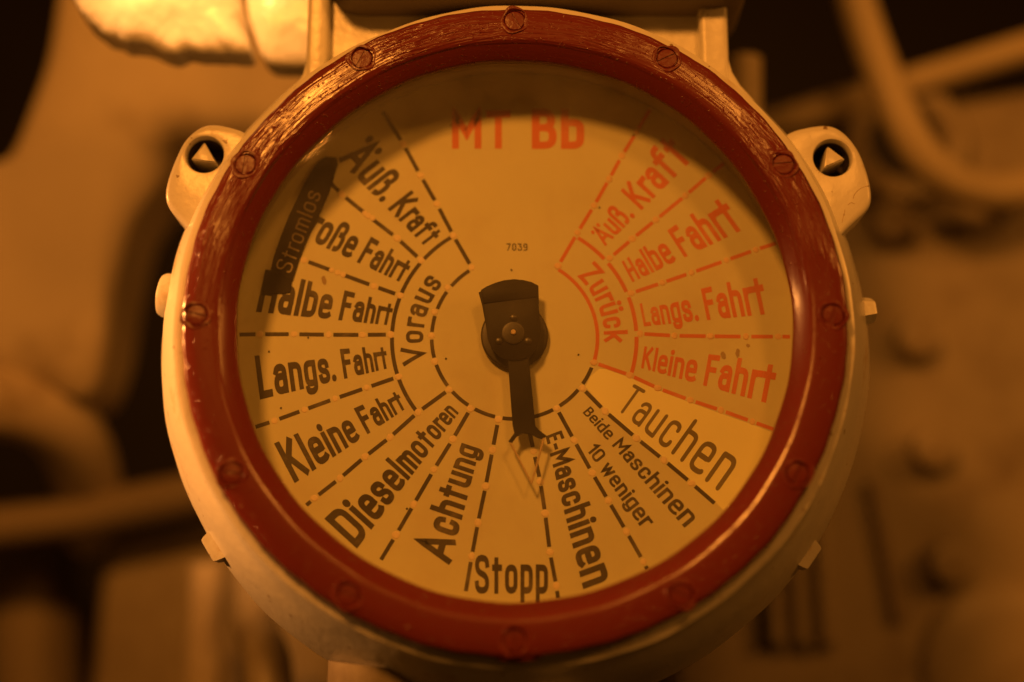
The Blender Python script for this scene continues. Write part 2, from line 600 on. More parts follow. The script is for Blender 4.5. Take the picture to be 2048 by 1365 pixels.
# ---------------- stroke lettering
def g(*strokes, w):
    return (strokes, w)
X = 0.70
GL = {
 'A': g(([(0, 0), (.29, 1.0), (.58, 0)], 0, 0), ([(.12, .30), (.46, .30)], 0, 0), w=.58),
 'B': g(([(0, 0), (.40, 0), (.40, .54), (0, .54)], 0, .2), ([(0, .54), (.36, .54), (.36, 1), (0, 1)], 0, .18), ([(0, 0), (0, 1)], 0, 0), w=.40),
 'D': g(([(0, 0), (.42, 0), (.42, 1), (0, 1)], 1, .0), w=.42),
 'E': g(([(.34, 0), (0, 0), (0, 1), (.34, 1)], 0, 0), ([(0, .52), (.28, .52)], 0, 0), w=.34),
 'F': g(([(0, 0), (0, 1), (.34, 1)], 0, 0), ([(0, .54), (.28, .54)], 0, 0), w=.34),
 'G': g(([(.42, .84), (.42, 1), (0, 1), (0, 0), (.42, 0), (.42, .48), (.22, .48)], 0, .2), w=.42),
 'H': g(([(0, 0), (0, 1)], 0, 0), ([(.40, 0), (.40, 1)], 0, 0), ([(0, .5), (.40, .5)], 0, 0), w=.40),
 'K': g(([(0, 0), (0, 1)], 0, 0), ([(.40, 1), (.02, .42)], 0, 0), ([(.14, .56), (.44, 0)], 0, 0), w=.44),
 'L': g(([(0, 1), (0, 0), (.32, 0)], 0, 0), w=.32),
 'M': g(([(0, 0), (0, 1), (.30, .36), (.60, 1), (.60, 0)], 0, 0), w=.60),
 'S': g(([(.44, .80), (.44, 1), (0, 1), (0, .58), (.44, .44), (.44, 0), (0, 0), (0, .20)], 0, .22), w=.44),
 'T': g(([(0, 1), (.46, 1)], 0, 0), ([(.23, 0), (.23, 1)], 0, 0), w=.46),
 'V': g(([(0, 1), (.27, 0), (.54, 1)], 0, 0), w=.54),
 'Z': g(([(0, 1), (.44, 1), (0, 0), (.46, 0)], 0, 0), w=.46),
 'a': g(([(.02, .58), (.05, X), (.34, X), (.34, 0)], 0, .16), ([(.34, .42), (0, .42), (0, 0), (.34, 0), (.34, .2)], 0, .17), w=.34),
 'b': g(([(0, 0), (0, 1)], 0, 0), ([(0, X), (.36, X), (.36, 0), (0, 0)], 0, .17), w=.36),
 'c': g(([(.33, .54), (.33, X), (0, X), (0, 0), (.33, 0), (.33, .16)], 0, .17), w=.33),
 'd': g(([(.36, 0), (.36, 1)], 0, 0), ([(.36, X), (0, X), (0, 0), (.36, 0)], 0, .17), w=.36),
 'e': g(([(.02, .36), (.30, .36)], 0, 0), ([(.36, .38), (.36, X), (0, X), (0, 0), (.33, 0), (.37, .05)], 0, .17), w=.36),
 'f': g(([(.12, 0), (.12, 1), (.34, 1)], 0, .16), ([(0, X), (.30, X)], 0, 0), w=.34),
 'g': g(([(.36, .02), (0, .02), (0, X), (.36, X)], 0, .17), ([(.36, X), (.36, -.26), (0, -.26), (0, -.14)], 0, .17), w=.36),
 'h': g(([(0, 0), (0, 1)], 0, 0), ([(0, X), (.35, X), (.35, 0)], 0, .17), w=.35),
 'i': g(([(0, 0), (0, X)], 0, 0), 'dot:0,.98', w=.0),
 'k': g(([(0, 0), (0, 1)], 0, 0), ([(.34, X), (.02, .28)], 0, 0), ([(.11, .40), (.36, 0)], 0, 0), w=.36),
 'l': g(([(0, 0), (0, 1)], 0, 0), w=.0),
 'm': g(([(0, 0), (0, X)], 0, 0), ([(0, X), (.28, X), (.28, 0)], 0, .14), ([(.28, .6), (.28, X), (.57, X), (.57, 0)], 0, .14), w=.57),
 'n': g(([(0, 0), (0, X)], 0, 0), ([(0, X), (.35, X), (.35, 0)], 0, .17), w=.35),
 'o': g(([(0, 0), (.37, 0), (.37, X), (0, X)], 1, .185), w=.37),
 'p': g(([(0, -.26), (0, X)], 0, 0), ([(0, X), (.36, X), (.36, 0), (0, 0)], 0, .17), w=.36),
 'r': g(([(0, 0), (0, X)], 0, 0), ([(0, .50), (.02, X), (.24, X)], 0, .16), w=.15),
 's': g(([(.33, .55), (.33, X), (0, X), (0, .40), (.34, .31), (.34, 0), (0, 0), (0, .14)], 0, .15), w=.34),
 'ß': g(([(0, 0), (0, 1), (.36, 1), (.36, .60), (.24, .58)], 0, .18), ([(.24, .58), (.42, .56), (.42, 0), (.27, 0)], 0, .18), w=.42),
 't': g(([(.10, 0), (.10, .92)], 0, 0), ([(0, X), (.26, X)], 0, 0), w=.26),
 'u': g(([(0, X), (0, 0), (.35, 0)], 0, .17), ([(.35, 0), (.35, X)], 0, 0), w=.35),
 'w': g(([(0, X), (.14, 0), (.28, X), (.42, 0), (.56, X)], 0, 0), w=.56),
 '.': g('dot:0,.02', w=.0),
 '-': g(([(0, .38), (.18, .38)], 0, 0), w=.18),
 '0': g(([(0, 0), (.40, 0), (.40, 1), (0, 1)], 1, .2), w=.40),
 '1': g(([(0, .74), (.18, 1), (.18, 0)], 0, 0), w=.18),
 '3': g(([(0, 1), (.40, 1), (.18, .58), (.42, .58), (.42, 0), (0, 0), (0, .16)], 0, .14), w=.42),
 '7': g(([(0, 1), (.42, 1), (.12, 0)], 0, 0), w=.42),
 '9': g(([(.02, 0), (.40, 0), (.40, 1), (0, 1), (0, .7)], 0, .19), ([(0, .75), (0, .45), (.40, .45)], 0, .19), w=.40),
}
GL['D'] = g(([(0, 0), (.42, 0), (.42, 1), (0, 1)], 0, .22), ([(0, 0), (0, 1)], 0, 0), w=.42)
GL['Ä'] = g(*GL['A'][0], 'dot:.02,1.0', 'dot:.56,1.0', w=.58)
GL['ü'] = g(*GL['u'][0], 'dot:.05,.98', 'dot:.30,.98', w=.35)

def ribbon(pts, w, closed, capmode):
    """2D polyline -> list of (verts2d, faces)"""
    P = [Vector(p) for p in pts]
    n = len(P)
    if not closed and capmode == 'square':
        P[0] = P[0] + (P[0] - P[1]).normalized() * w * 0.5
        P[-1] = P[-1] + (P[-1] - P[-2]).normalized() * w * 0.5
    Lp, Rp = [], []
    for i in range(n):
        if closed:
            d0 = (P[i] - P[i - 1]).normalized(); d1 = (P[(i + 1) % n] - P[i]).normalized()
        else:
            d0 = (P[i] - P[max(i - 1, 0)]); d1 = (P[min(i + 1, n - 1)] - P[i])
            if d0.length < 1e-9: d0 = d1
            if d1.length < 1e-9: d1 = d0
            d0 = d0.normalized(); d1 = d1.normalized()
        t = (d0 + d1)
        if t.length < 1e-6: t = d0.copy()
        t.normalize()
        nn = Vector((-t.y, t.x))
        c = max(0.42, nn.dot(Vector((-d1.y, d1.x))))
        k = w * 0.5 / c
        Lp.append(P[i] + nn * k); Rp.append(P[i] - nn * k)
    V = [tuple(p) for p in Lp] + [tuple(p) for p in Rp]
    F = []
    for i in range(n if closed else n - 1):
        j = (i + 1) % n
        F.append((i, j, n + j, n + i))
    if not closed and capmode == 'round':
        for e, (i, s) in enumerate(((0, -1), (n - 1, 1))):
            d = ((P[1] - P[0]) if i == 0 else (P[-1] - P[-2])).normalized() * s
            nn = Vector((-d.y, d.x))
            base = len(V)
            m = 7
            for k in range(m + 1):
                a = PI / 2 - PI * k / m
                q = P[i] + (d * math.cos(a) + nn * math.sin(a)) * w * 0.5
                V.append(tuple(q))
            F.append(tuple(range(base, base + m + 1)))
    return V, F

def densify(pts, closed, step=0.12):
    out = []
    n = len(pts)
    for i in range(n if closed else n - 1):
        a, b = Vector(pts[i]), Vector(pts[(i + 1) % n])
        k = max(1, int((b - a).length / step))
        for j in range(k):
            out.append(tuple(a + (b - a) * (j / k)))
    if not closed:
        out.append(tuple(pts[-1]))
    return out

def layout(text, w, gap, space):
    """-> list of strokes in flat units (cap height 1), total length"""
    x = 0.0
    out = []
    for ch in text:
        if ch == ' ':
            x += space
            continue
        strokes, gw = GL[ch]
        for st in strokes:
            if isinstance(st, str):
                dx, dy = (float(v) for v in st[4:].split(','))
                out.append(('dot', (x + w / 2 + dx, w / 2 + dy * (1 - w)), w * 0.62))
            else:
                pts, closed, rad = st
                q = [(x + w / 2 + a, w / 2 + b * (1 - w)) for a, b in pts]
                if rad:
                    q = rounded(q, rad, bool(closed), 5)
                out.append(('line', q, bool(closed)))
        x += gw + w + gap
    return out, x - gap

def word_mesh(text, w, gap, space, fmap, capmode='square'):
    strokes, Lt = layout(text, w, gap, space)
    bm = bmesh.new()
    for i, st in enumerate(strokes):
        y = Y0 - 7e-6 * (i % 9)
        if st[0] == 'dot':
            (cx, cy), r = st[1], st[2]
            V = [(cx + r * math.cos(2 * PI * k / 14), cy + r * math.sin(2 * PI * k / 14)) for k in range(14)]
            F = [tuple(range(14))]
        else:
            V, F = ribbon(densify(st[1], st[2]), w, st[2], capmode)
        P = []
        for (u, v) in V:
            p = fmap(u / Lt, v)
            P.append((p[0], y, p[1]))
        flat(bm, P, F)
    for f in bm.faces:
        if f.normal.y > 0 or f.calc_area() >= 0:
            f.normal_update()
    me = bpy.data.meshes.new('word')
    bm.to_mesh(me); bm.free()
    return me

def quad_map(B0, B1, T0, T1):
    b0, b1, t0, t1 = (at(*p) for p in (B0, B1, T0, T1))
    h0, h1 = (t0 - b0).length, (t1 - b1).length
    def f(u, v):
        if abs(h1 / h0 - 1) < 0.02:
            s = u
        else:
            s = (h0 * (h1 / h0) ** u - h0) / (h1 - h0)
        p = (b0 * (1 - s) + b1 * s) * (1 - v) + (t0 * (1 - s) + t1 * s) * v
        return p.x, p.z
    return f
def arc_map(rb, h, a0, a1, sign=1):
    """text on a circle round the dial centre; h grows outwards"""
    def f(u, v):
        a = math.radians(a0 + (a1 - a0) * u)
        r = (rb + h * v) * U
        return r * math.cos(a), r * math.sin(a)
    return f

def word(text, fm, mat, w=.182, gap=.095, space=.30, capmode='square', p=None, y=0.0, label=None):
    me = word_mesh(text, w, gap, space, fm, capmode)
    o = link('word', me, mat, None, smooth=False)
    o.location.y = y
    o.parent = p or dial
    o['label'] = label or ('the words "%s" lettered on the dial' % text)
    return o
bk, rd = M_black, M_redink
word('Äuß. Kraft', quad_map((676, 319.6), (850.6, 494.2), (740.8, 269.6), (886.8, 466)), bk, label='the black words "Äuß. Kraft"')
word('Große Fahrt', quad_map((577.2, 462.2), (803, 566), (614, 399), (827, 523)), bk)
word('Halbe Fahrt', quad_map((511.8, 624.3), (779, 651.2), (530.8, 539), (788.5, 606.9)), bk, label='the black words "Halbe Fahrt"')
word('Langs. Fahrt', quad_map((520, 799.8), (778, 736.6), (509, 711.9), (770, 691.7)), bk, label='the black words "Langs. Fahrt"')
word('Kleine Fahrt', quad_map((589.4, 967), (812.8, 817), (547.9, 887.4), (792.5, 780)), bk, label='the black words "Kleine Fahrt"')
word('Dieselmotoren', quad_map((714, 1098), (917.8, 826.4), (648.5, 1038), (891.4, 803)), bk)
word('Achtung', quad_map((900.9, 1130), (959.6, 898), (826, 1104), (911.7, 882)), bk)
word('Stopp', quad_map((950, 1188), (1096, 1188), (950, 1110), (1096, 1110)), bk, w=.17, gap=.13)
word('E-Maschinen', quad_map((1091, 873), (1166.4, 1179), (1123, 861), (1237.8, 1153)), bk)
word('Beide Maschinen', quad_map((1165, 826), (1369, 1056), (1181, 813), (1403, 1028)), bk, w=.15, space=.34)
word('10 weniger', quad_map((1173, 901), (1283, 1058), (1194, 884), (1312, 1036)), bk, w=.16)
word('Voraus', arc_map(182, 47, 195.0, 142.5), bk, w=.16, gap=.17)
word('7039', quad_map((1013, 502), (1055, 502), (1013, 487.5), (1055, 487.5)), bk, w=.15, gap=.2)
word('MT', quad_map((904, 298), (1021, 298), (904, 221.5), (1021, 221.5)), rd, w=.185, gap=.13)
word('Bb', quad_map((1063.5, 298.5), (1168.5, 298.5), (1063.5, 219), (1168.5, 219)), rd, w=.185, gap=.10)
word('Äuß. Kraft', quad_map((1211, 493), (1386, 319), (1181, 465.6), (1327, 264)), rd, w=.17, label='the red words "Äuß. Kraft"')
word('Halbe Fahrt', quad_map((1265, 565), (1490, 458), (1243, 524), (1440, 389)), rd, w=.17, label='the red words "Halbe Fahrt"')
word('Langs. Fahrt', quad_map((1288, 653.5), (1538, 628.5), (1279, 608), (1521, 549)), rd, w=.17, label='the red words "Langs. Fahrt"')
word('Kleine Fahrt', quad_map((1282, 736.5), (1541, 809), (1289, 693), (1557, 726)), rd, w=.17, label='the red words "Kleine Fahrt"')
word('Zurück', arc_map(179, 48, 44.5, -3.0), rd, w=.17, gap=.13)

# pasted strip with the word Tauchen
L11 = [(1164.7, 777), (1210, 823), (1273, 877), (1328, 921), (1383, 967), (1429, 1007)]
L12 = [(1188, 725.7), (1260, 751), (1316, 777), (1381, 801), (1442, 821), (1505, 844), (1547, 859)]
pts = [(1171, 774), (1182, 752), (1199, 738), (1212, 739), (1262, 757), (1316, 781), (1381, 806), (1442, 828), (1505, 850), (1562, 872),
       (1510, 960), (1448, 1022), (1429, 1003), (1383, 962), (1328, 916), (1273, 872), (1214, 822)]
bm = bmesh.new()
flat(bm, [(p.x, -0.00003, p.z) for p in (at(*q) for q in pts)], [tuple(range(len(pts)))])
tag(own(obj('pasted_strip', bm, M_patch, None, False), dial), 'brighter wedge under the word Tauchen')
word('Tauchen', quad_map((1231.8, 818.5), (1436, 984), (1268, 768), (1496, 898)), M_olive, w=.115, gap=.15, capmode='round')

# ---------------- divider lines: dashes between pale dots
def line_obj(P, mat, w=7.6, gap=9.5, first=None):
    bm = bmesh.new()
    for i in range(len(P) - 1):
        a, b = Vector(P[i]), Vector(P[i + 1])
        d = (b - a).normalized()
        ga = gap if i > 0 or first is None else first
        gb = gap if i < len(P) - 2 else 0
        if (b - a).length < ga + gb + 2:
            continue
        ga += random.uniform(-1.5, 1.5) if ga else 0
        gb += random.uniform(-1.5, 1.5) if gb else 0
        a, b = a + d * ga, b - d * gb
        n = Vector((-d.y, d.x)) * w / 2
        q = [at(*(a + n)), at(*(b + n)), at(*(b - n)), at(*(a - n))]
        flat(bm, [(p.x, Y0 - 3e-6, p.z) for p in q], [(0, 1, 2, 3)])
    o = own(obj('divider_line', bm, mat, None, False), dial)
    return o
bm = bmesh.new()
rr = [[bm.verts.new((r * U * math.cos(2 * PI * k / 16), y * U, r * U * math.sin(2 * PI * k / 16))) for k in range(16)] for r, y in ((7.0, 0), (6.6, -.7), (4.5, -1.1))]
for A, B in zip(rr, rr[1:]):
    for k in range(16):
        bm.faces.new((A[k], A[(k + 1) % 16], B[(k + 1) % 16], B[k]))
bm.faces.new(rr[-1])
bmesh.ops.recalc_face_normals(bm, faces=bm.faces)
dotme = bpy.data.meshes.new('dot'); bm.to_mesh(dotme); bm.free()
dotme.materials.append(M_dot)
dotred = dotme.copy(); dotred.materials.clear(); dotred.materials.append(M_reddot)
def dot(p, me=dotme, s=1.0):
    o = bpy.data.objects.new('dot', me)
    col.objects.link(o)
    q = at(*p)
    o.location = (q.x, -0.00002, q.z)
    o.scale = (s * random.uniform(.85, 1.15), random.uniform(.6, 1), s * random.uniform(.85, 1.1))
    o.parent = dial
for pl in dotme.polygons: pl.use_smooth = True
for pl in dotred.polygons: pl.use_smooth = True
BL = [
 [(943.4, 535.4), (906.8, 472), (873.8, 408.7), (840.9, 351.4), (806.7, 289), (766, 224)],
 [(842, 521), (794.5, 477), (736, 432), (683.4, 389.2), (655, 360)],
 [(800.6, 591.6), (748, 573), (675, 546), (607.7, 520.8), (560, 505)],
 [(781, 669.7), (725, 670.4), (657.3, 670), (588, 669), (520, 669), (479, 669.7)],
 [(797, 754), (733.4, 775.9), (670, 797.9), (609, 820), (549, 842), (511, 854.5)],
 [(898, 780), (836, 825), (780, 875), (730, 914), (680, 957), (628.5, 997), (613, 1011)],
 [(941, 818), (905.6, 879), (867.7, 940), (827.4, 1009.5), (792, 1070.5), (762, 1120)],
 [(996.7, 839.6), (985, 900.6), (971.3, 973.5), (956, 1045.9), (943.4, 1113.8), (931.7, 1183)],
 [(1054, 838), (1067.5, 903.7), (1080.8, 964), (1090.3, 1027.5), (1099.8, 1105), (1112.5, 1171.8), (1116, 1196)],
 [(1113.5, 817.4), (1148.4, 881.5), (1184.5, 946.6), (1217, 1002), (1253, 1064), (1287, 1124), (1294, 1138)],
 L11,
]
RL = [L12,
 [(1280.7, 668), (1349, 672), (1421, 673), (1492, 673.7), (1556.5, 673.7), (1580, 674)],
 [(1262, 587), (1325, 566), (1383, 546), (1453, 521), (1512, 500), (1552, 487)],
 [(1219.6, 517), (1264.8, 478), (1312, 440), (1371, 391.6), (1417.4, 351.4), (1448, 327)],
 [(1116, 533), (1155, 466), (1188, 412), (1218.4, 358.7), (1244, 312), (1273, 265), (1300, 220)],
]
for P in BL:
    line_obj(P, bk, 8.0)
    for q in P[:-1]:
        dot(q)
for P in RL:
    line_obj(P, rd, 7.4)
    for q in P[:-1]:
        dot(q, dotred)
for q in ((745, 437), (663, 541), (686, 550), (729, 427)):
    dot(q, dotme, .9)

def arc_obj(r, a0, a1, stops, mat, w=7.6, gap=2.6):
    """part of a ring, broken at the stops (degrees)"""
    bm = bmesh.new()
    cuts = sorted([a0, a1] + list(stops))
    for s, e in zip(cuts, cuts[1:]):
        s2, e2 = s + gap, e - gap
        if e2 - s2 < 1: continue
        n = max(3, int((e2 - s2) / 2))
        V = []
        for k in range(n + 1):
            a = math.radians(s2 + (e2 - s2) * k / n)
            for rr_ in (r - w / 2, r + w / 2):
                V.append((rr_ * U * math.cos(a), Y0 - 5e-6, rr_ * U * math.sin(a)))
        flat(bm, V, [(2 * k, 2 * k + 1, 2 * k + 3, 2 * k + 2) for k in range(n)])
    return own(obj('divider_arc', bm, mat, None, False), dial)
def ang(px, py):
    q = at(px, py)
    return math.degrees(math.atan2(q.z, q.x)) % 360
inner = [ang(*p) for p in ((943, 535), (894.6, 575.7), (869, 624.5), (862.8, 672), (869, 723.4), (898, 779.5), (941, 818), (996.7, 839.6), (1113.5, 817.4), (1164.7, 777), (1190, 730))]
arc_obj(165.5, inner[0], inner[-1], inner[1:-1], bk)
for p in ((894.6, 575.7), (869, 624.5), (862.8, 672), (869, 723.4)):
    dot(p, dotme, .95)
outer = [ang(*p) for p in ((906.8, 472), (842, 521), (800.6, 591.6), (781, 669.7), (797, 754), (836, 825))]
arc_obj(245, outer[0], outer[-1], outer[1:-1], bk, 8, 1.4)
ri = [ang(1116, 533), ang(1188, 725.7) - 360]
arc_obj(166, ri[1], ri[0], [], rd, 7.4, 1.5)
ro = [ang(*p) for p in ((1155, 466), (1219.6, 517), (1262, 587), (1280.7, 668), (1260, 751))]
ro = [a - 360 if a > 180 else a for a in ro]
arc_obj(244, ro[-1], ro[0], ro[1:-1], rd, 8, 1.4)

# ---------------- smudges and dirt
def smudge(px, py, rx, ry, rot, mat=M_smudge):
    bm = bmesh.new()
    c = at(px, py)
    V = []
    n = 14
    for k in range(n):
        a = 2 * PI * k / n
        f = random.uniform(.75, 1.15)
        x, z = rx * f * math.cos(a), ry * f * math.sin(a)
        V.append((c.x + (x * math.cos(rot) - z * math.sin(rot)) * U, Y0 - 7.5e-5, c.z + (x * math.sin(rot) + z * math.cos(rot)) * U))
    flat(bm, V, [tuple(range(n))])
    own(obj('smudge', bm, mat, None, False), dial)
smudge(648, 561, 5, 9, .2)
smudge(1446, 711, 5, 9, .4); smudge(1475, 707, 4.5, 10, -.1); smudge(1496, 692, 4, 4, 0)
for q in ((616.5, 676), (538, 704), (562, 817), (892, 718), (1157, 710), (1267, 271), (902, 251), (1312, 441), (1199, 416), (814, 1018), (1023, 541)):
    smudge(q[0], q[1], 2.2, 2.6, 0, M_black)

# ---------------- dark "Stromlos" plate above the dial
def band(r0, r1, a0, a1, y0, y1):
    bm = bmesh.new()
    n = 24
    pts = []
    for k in range(n + 1):
        a = math.radians(a0 + (a1 - a0) * k / n)
        pts.append((r1 * U * math.cos(a), r1 * U * math.sin(a)))
    for k in range(n, -1, -1):
        ad = a0 + (a1 - a0) * k / n
        a = math.radians(ad)
        rr0 = r0 + 34 * max(0.0, (148 - ad) / 15) ** 1.4
        pts.append((rr0 * U * math.cos(a), rr0 * U * math.sin(a)))
    return prism(pts, y0, y1)
pp = [at(x, y, -0.0007) for x, y in ((541, 544), (548, 513), (562, 473), (578, 432), (593, 400), (608, 368), (622, 344), (636, 324), (650, 314), (673, 316), (676, 328), (667, 359), (657, 390), (642, 424), (626, 453), (612, 487), (599, 518), (585, 562))]
bm = prism([(p.x, p.z) for p in pp], -0.0010, -0.0004)
band_pl = part('stromlos_plate', bm, M_plate)
band_pl['label'] = 'dark curved plate with the word Stromlos in thin pale letters'
bm = prism([(x, z) for x, z in ((p.x, p.z) for p in (at(*q) for q in ((531, 542), (560, 542), (588, 548), (580, 586), (524, 590))))], -0.0008, -0.0003)
own(obj('plate_foot', bm, M_plate, None, False), band_pl); 
band_pl.children[0].location = (0, 0, 0)
word('Stromlos', quad_map((582, 550), (644, 391), (551, 537), (612, 378)), M_light, w=.095, gap=.16, p=band_pl, y=-0.0011, label='the word "Stromlos" in thin pale letters', capmode='round')

# ---------------- pointer
pointer = empty('pointer_assembly')
own(pointer, tele)
pointer.name = 'pointer'
hub = bmesh.new()
yc = -14 * U
r = lathe(hub, [(67 * U, -8 * U), (67 * U, -15 * U), (64 * U, -18 * U), (54 * U, -19 * U)], 64)
cap(hub, r[0]); cap(hub, r[-1])
own(obj('hub_disc', hub, M_hub), pointer)
def P8(x, y, yy=-40 * U):          # pixels of the enlarged crop of the pointer
    q = at(850 + x / 2.843, 520 + y / 2.843, yy)
    return (q.x, q.z)
arm = [P8(*q) for q in ((470, 560), (498, 940), (508, 985), (474, 1032), (492, 1046), (520, 1006), (556, 986), (600, 990), (640, 1012), (668, 1020), (692, 1002), (648, 968), (628, 945), (612, 780), (590, 560))]
own(obj('arm', prism(arm, -41 * U, -36 * U, 0.6 * U, 1), M_pointer), pointer)
cw = [P8(*q) for q in ((305, 190), (350, 162), (400, 138), (450, 124), (505, 118), (560, 123), (605, 134), (645, 152), (648, 285), (658, 380), (655, 440), (640, 500), (600, 548), (545, 572), (490, 574), (430, 556), (385, 515), (358, 460), (345, 370), (326, 265))]
own(obj('counterweight', prism(cw, -45.5 * U, -41.2 * U, 1.2 * U, 2), M_pointer), pointer)
fold = [P8(*q) for q in ((316, 176), (350, 155), (400, 134), (450, 120), (505, 114), (560, 119), (605, 130), (645, 150), (644, 216), (500, 232), (330, 254))]
own(obj('weight_cap', prism([(x * .985, z * .985 + .0002) for x, z in fold], -48 * U, -45.6 * U, .8 * U, 2), M_pointer), pointer)
def disc_part(name, px, py, r0, y0, y1, mat, dome=.6):
    bm = bmesh.new()
    rg = lathe(bm, [(r0 * U, y1 * U), (r0 * U, y0 * U + dome * U), (r0 * .75 * U, y0 * U)], 24)
    cap(bm, rg[0]); cap(bm, rg[-1])
    o = own(obj(name, bm, mat), pointer)
    q = at(px, py, y0 * U)
    o.location = (q.x, 0, q.z)
disc_part('hub_boss', 1026.6, 666, 22, -50, -19, M_hub)
disc_part('centre_pin', 1026.6, 664, 5, -55, -50, M_brass, 1.5)
disc_part('rivet', 998, 682, 7.5, -48, -45.5, M_hub, 1.2)
disc_part('rivet', 1056, 682, 7.5, -48, -45.5, M_hub, 1.2)
disc_part('rivet', 1027, 635, 7.5, -48.6, -45.5, M_hub, 1.2)
def bar3(a, b, w, y):
    a, b = Vector(a), Vector(b)
    d = (b - a).normalized(); n = Vector((-d.y, d.x)) * w / 2
    return [tuple(a + n), tuple(b + n * .7), tuple(b - n * .7), tuple(a - n)]
t0 = P8(606, 1272)
for q in ((486, 1040), (676, 1014)):
    bmx = tube([(P8(*q)[0], -39 * U, P8(*q)[1]), (t0[0], -39 * U, t0[1])], [2.5 * U, 1.9 * U], 8)
    own(obj('tip_wire', bmx, M_brass), pointer)

# ---------------- lugs with three-sided bolts
def lug(outline, hole, hr, tri, y0, label):
    yy = y0 * U
    pts = [at(px, py, yy) for px, py in outline]
    pts = rounded([(p.x, p.z) for p in pts], 0.0045, True, 6)
    hc = at(hole[0], hole[1], yy)
    n = len(pts)
    cen = (hc.x, hc.z)
    bm = bmesh.new()
    H = hr * U * (1 + (y0 * U) / D)
    m = 40
    # outline resampled by angle round the hole, so face, bevel and socket are one mesh
    def hit(a):
        d = Vector((math.cos(a), math.sin(a)))
        best = None
        for i in range(n):
            p, q = Vector(pts[i]) - Vector(cen), Vector(pts[(i + 1) % n]) - Vector(cen)
            e = q - p
            den = d.x * e.y - d.y * e.x
            if abs(den) < 1e-12: continue
            t = (p.x * e.y - p.y * e.x) / den
            s = (p.x * d.y - p.y * d.x) / den
            if t > 0 and -1e-6 <= s <= 1 + 1e-6 and (best is None or t > best):
                best = t
        return best or H * 1.5
    M_ = 120
    rad = [hit(2 * PI * k / M_) for k in range(M_)]
    def ring(fr, y):
        return [bm.verts.new((cen[0] + fr(k) * math.cos(2 * PI * k / M_), y, cen[1] + fr(k) * math.sin(2 * PI * k / M_))) for k in range(M_)]
    b = 0.0022
    rg = [ring(lambda k: H * .97, yy + 0.017), ring(lambda k: H * .98, yy + 0.003), ring(lambda k: H, yy + .0008), ring(lambda k: H * 1.05, yy + .0001), ring(lambda k: H * 1.12, yy)]
    rg.append(ring(lambda k: max(H * 1.15, rad[k] - b * 1.4), yy - .0001))
    for j in range(1, 6):
        t = PI / 2 * j / 5
        rg.append(ring(lambda k: max(H * 1.15, rad[k] - b * 1.4) + (rad[k] - max(H * 1.15, rad[k] - b * 1.4)) * math.sin(t), yy + b * (1 - math.cos(t))))
    rg.append(ring(lambda k: rad[k], yy + 0.016))
    rg.append(ring(lambda k: rad[k] * .93, yy + 0.021))
    for A, B in zip(rg, rg[1:]):
        for k in range(M_):
            bm.faces.new((A[k], A[(k + 1) % M_], B[(k + 1) % M_], B[k]))
    cap(bm, rg[-1])
    o = part('lug', bm, M_cream)
    o['label'] = label
    # floor of the socket, the recess shade put into its colour
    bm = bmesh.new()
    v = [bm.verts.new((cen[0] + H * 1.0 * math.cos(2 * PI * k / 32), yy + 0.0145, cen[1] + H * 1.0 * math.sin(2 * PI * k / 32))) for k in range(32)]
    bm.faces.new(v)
    f = own(obj('socket_floor', bm, M_socket_shade, None, False), o)
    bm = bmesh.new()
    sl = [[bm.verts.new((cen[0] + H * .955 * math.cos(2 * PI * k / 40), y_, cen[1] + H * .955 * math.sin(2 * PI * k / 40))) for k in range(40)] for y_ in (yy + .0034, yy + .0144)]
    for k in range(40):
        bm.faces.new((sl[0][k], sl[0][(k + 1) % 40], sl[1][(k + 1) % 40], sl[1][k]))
    own(obj('shade_sleeve', bm, M_socket_shade), o)  # added dark lining that stands for the shade inside the socket
    # three-sided bolt, slightly domed and bevelled
    yb = yy + 0.0008
    tp = [at(px, py, yb) for px, py in tri]
    tp = rounded([(p.x, p.z) for p in tp], 0.0009, True, 3)
    bm = prism(tp, yb, yb + 0.0145, 0.0006, 2)
    own(obj('three_sided_bolt', bm, M_cream), o)
    return o
lug([(520, 300), (492, 262), (436, 247), (402, 249), (368, 278), (345, 326), (330, 372), (329, 402), (343, 426), (378, 460), (420, 520)],
    (409, 309), 39, [(408.5, 284), (381, 320), (433, 327)], -70, 'left lug with a three-sided bolt in its socket')
lug([(1540, 300), (1576, 263), (1618, 252), (1662, 247), (1694, 266), (1722, 304), (1740, 356), (1746, 395), (1740, 418), (1690, 464), (1660, 500)],
    (1665.5, 316), 39.5, [(1655, 292), (1691, 319), (1648, 337)], -70, 'right lug with a chipped edge and a three-sided bolt')

# hairline cracks in the paint of the right lug
rl = [o for o in tele.children if o.name.startswith('lug')][-1]
for pth in (((1740, 371), (1722, 377), (1710, 388), (1706, 398)), ((1696, 410), (1702, 406), (1709, 408)), ((1690, 420), (1686, 436), (1684, 446))):
    bm = tube(spline([at(x, y, -70 * U) + Vector((0, -.00006, 0)) for x, y in pth], 5), .6 * U, 6)
    own(obj('paint_crack', bm, M_smudge), rl)

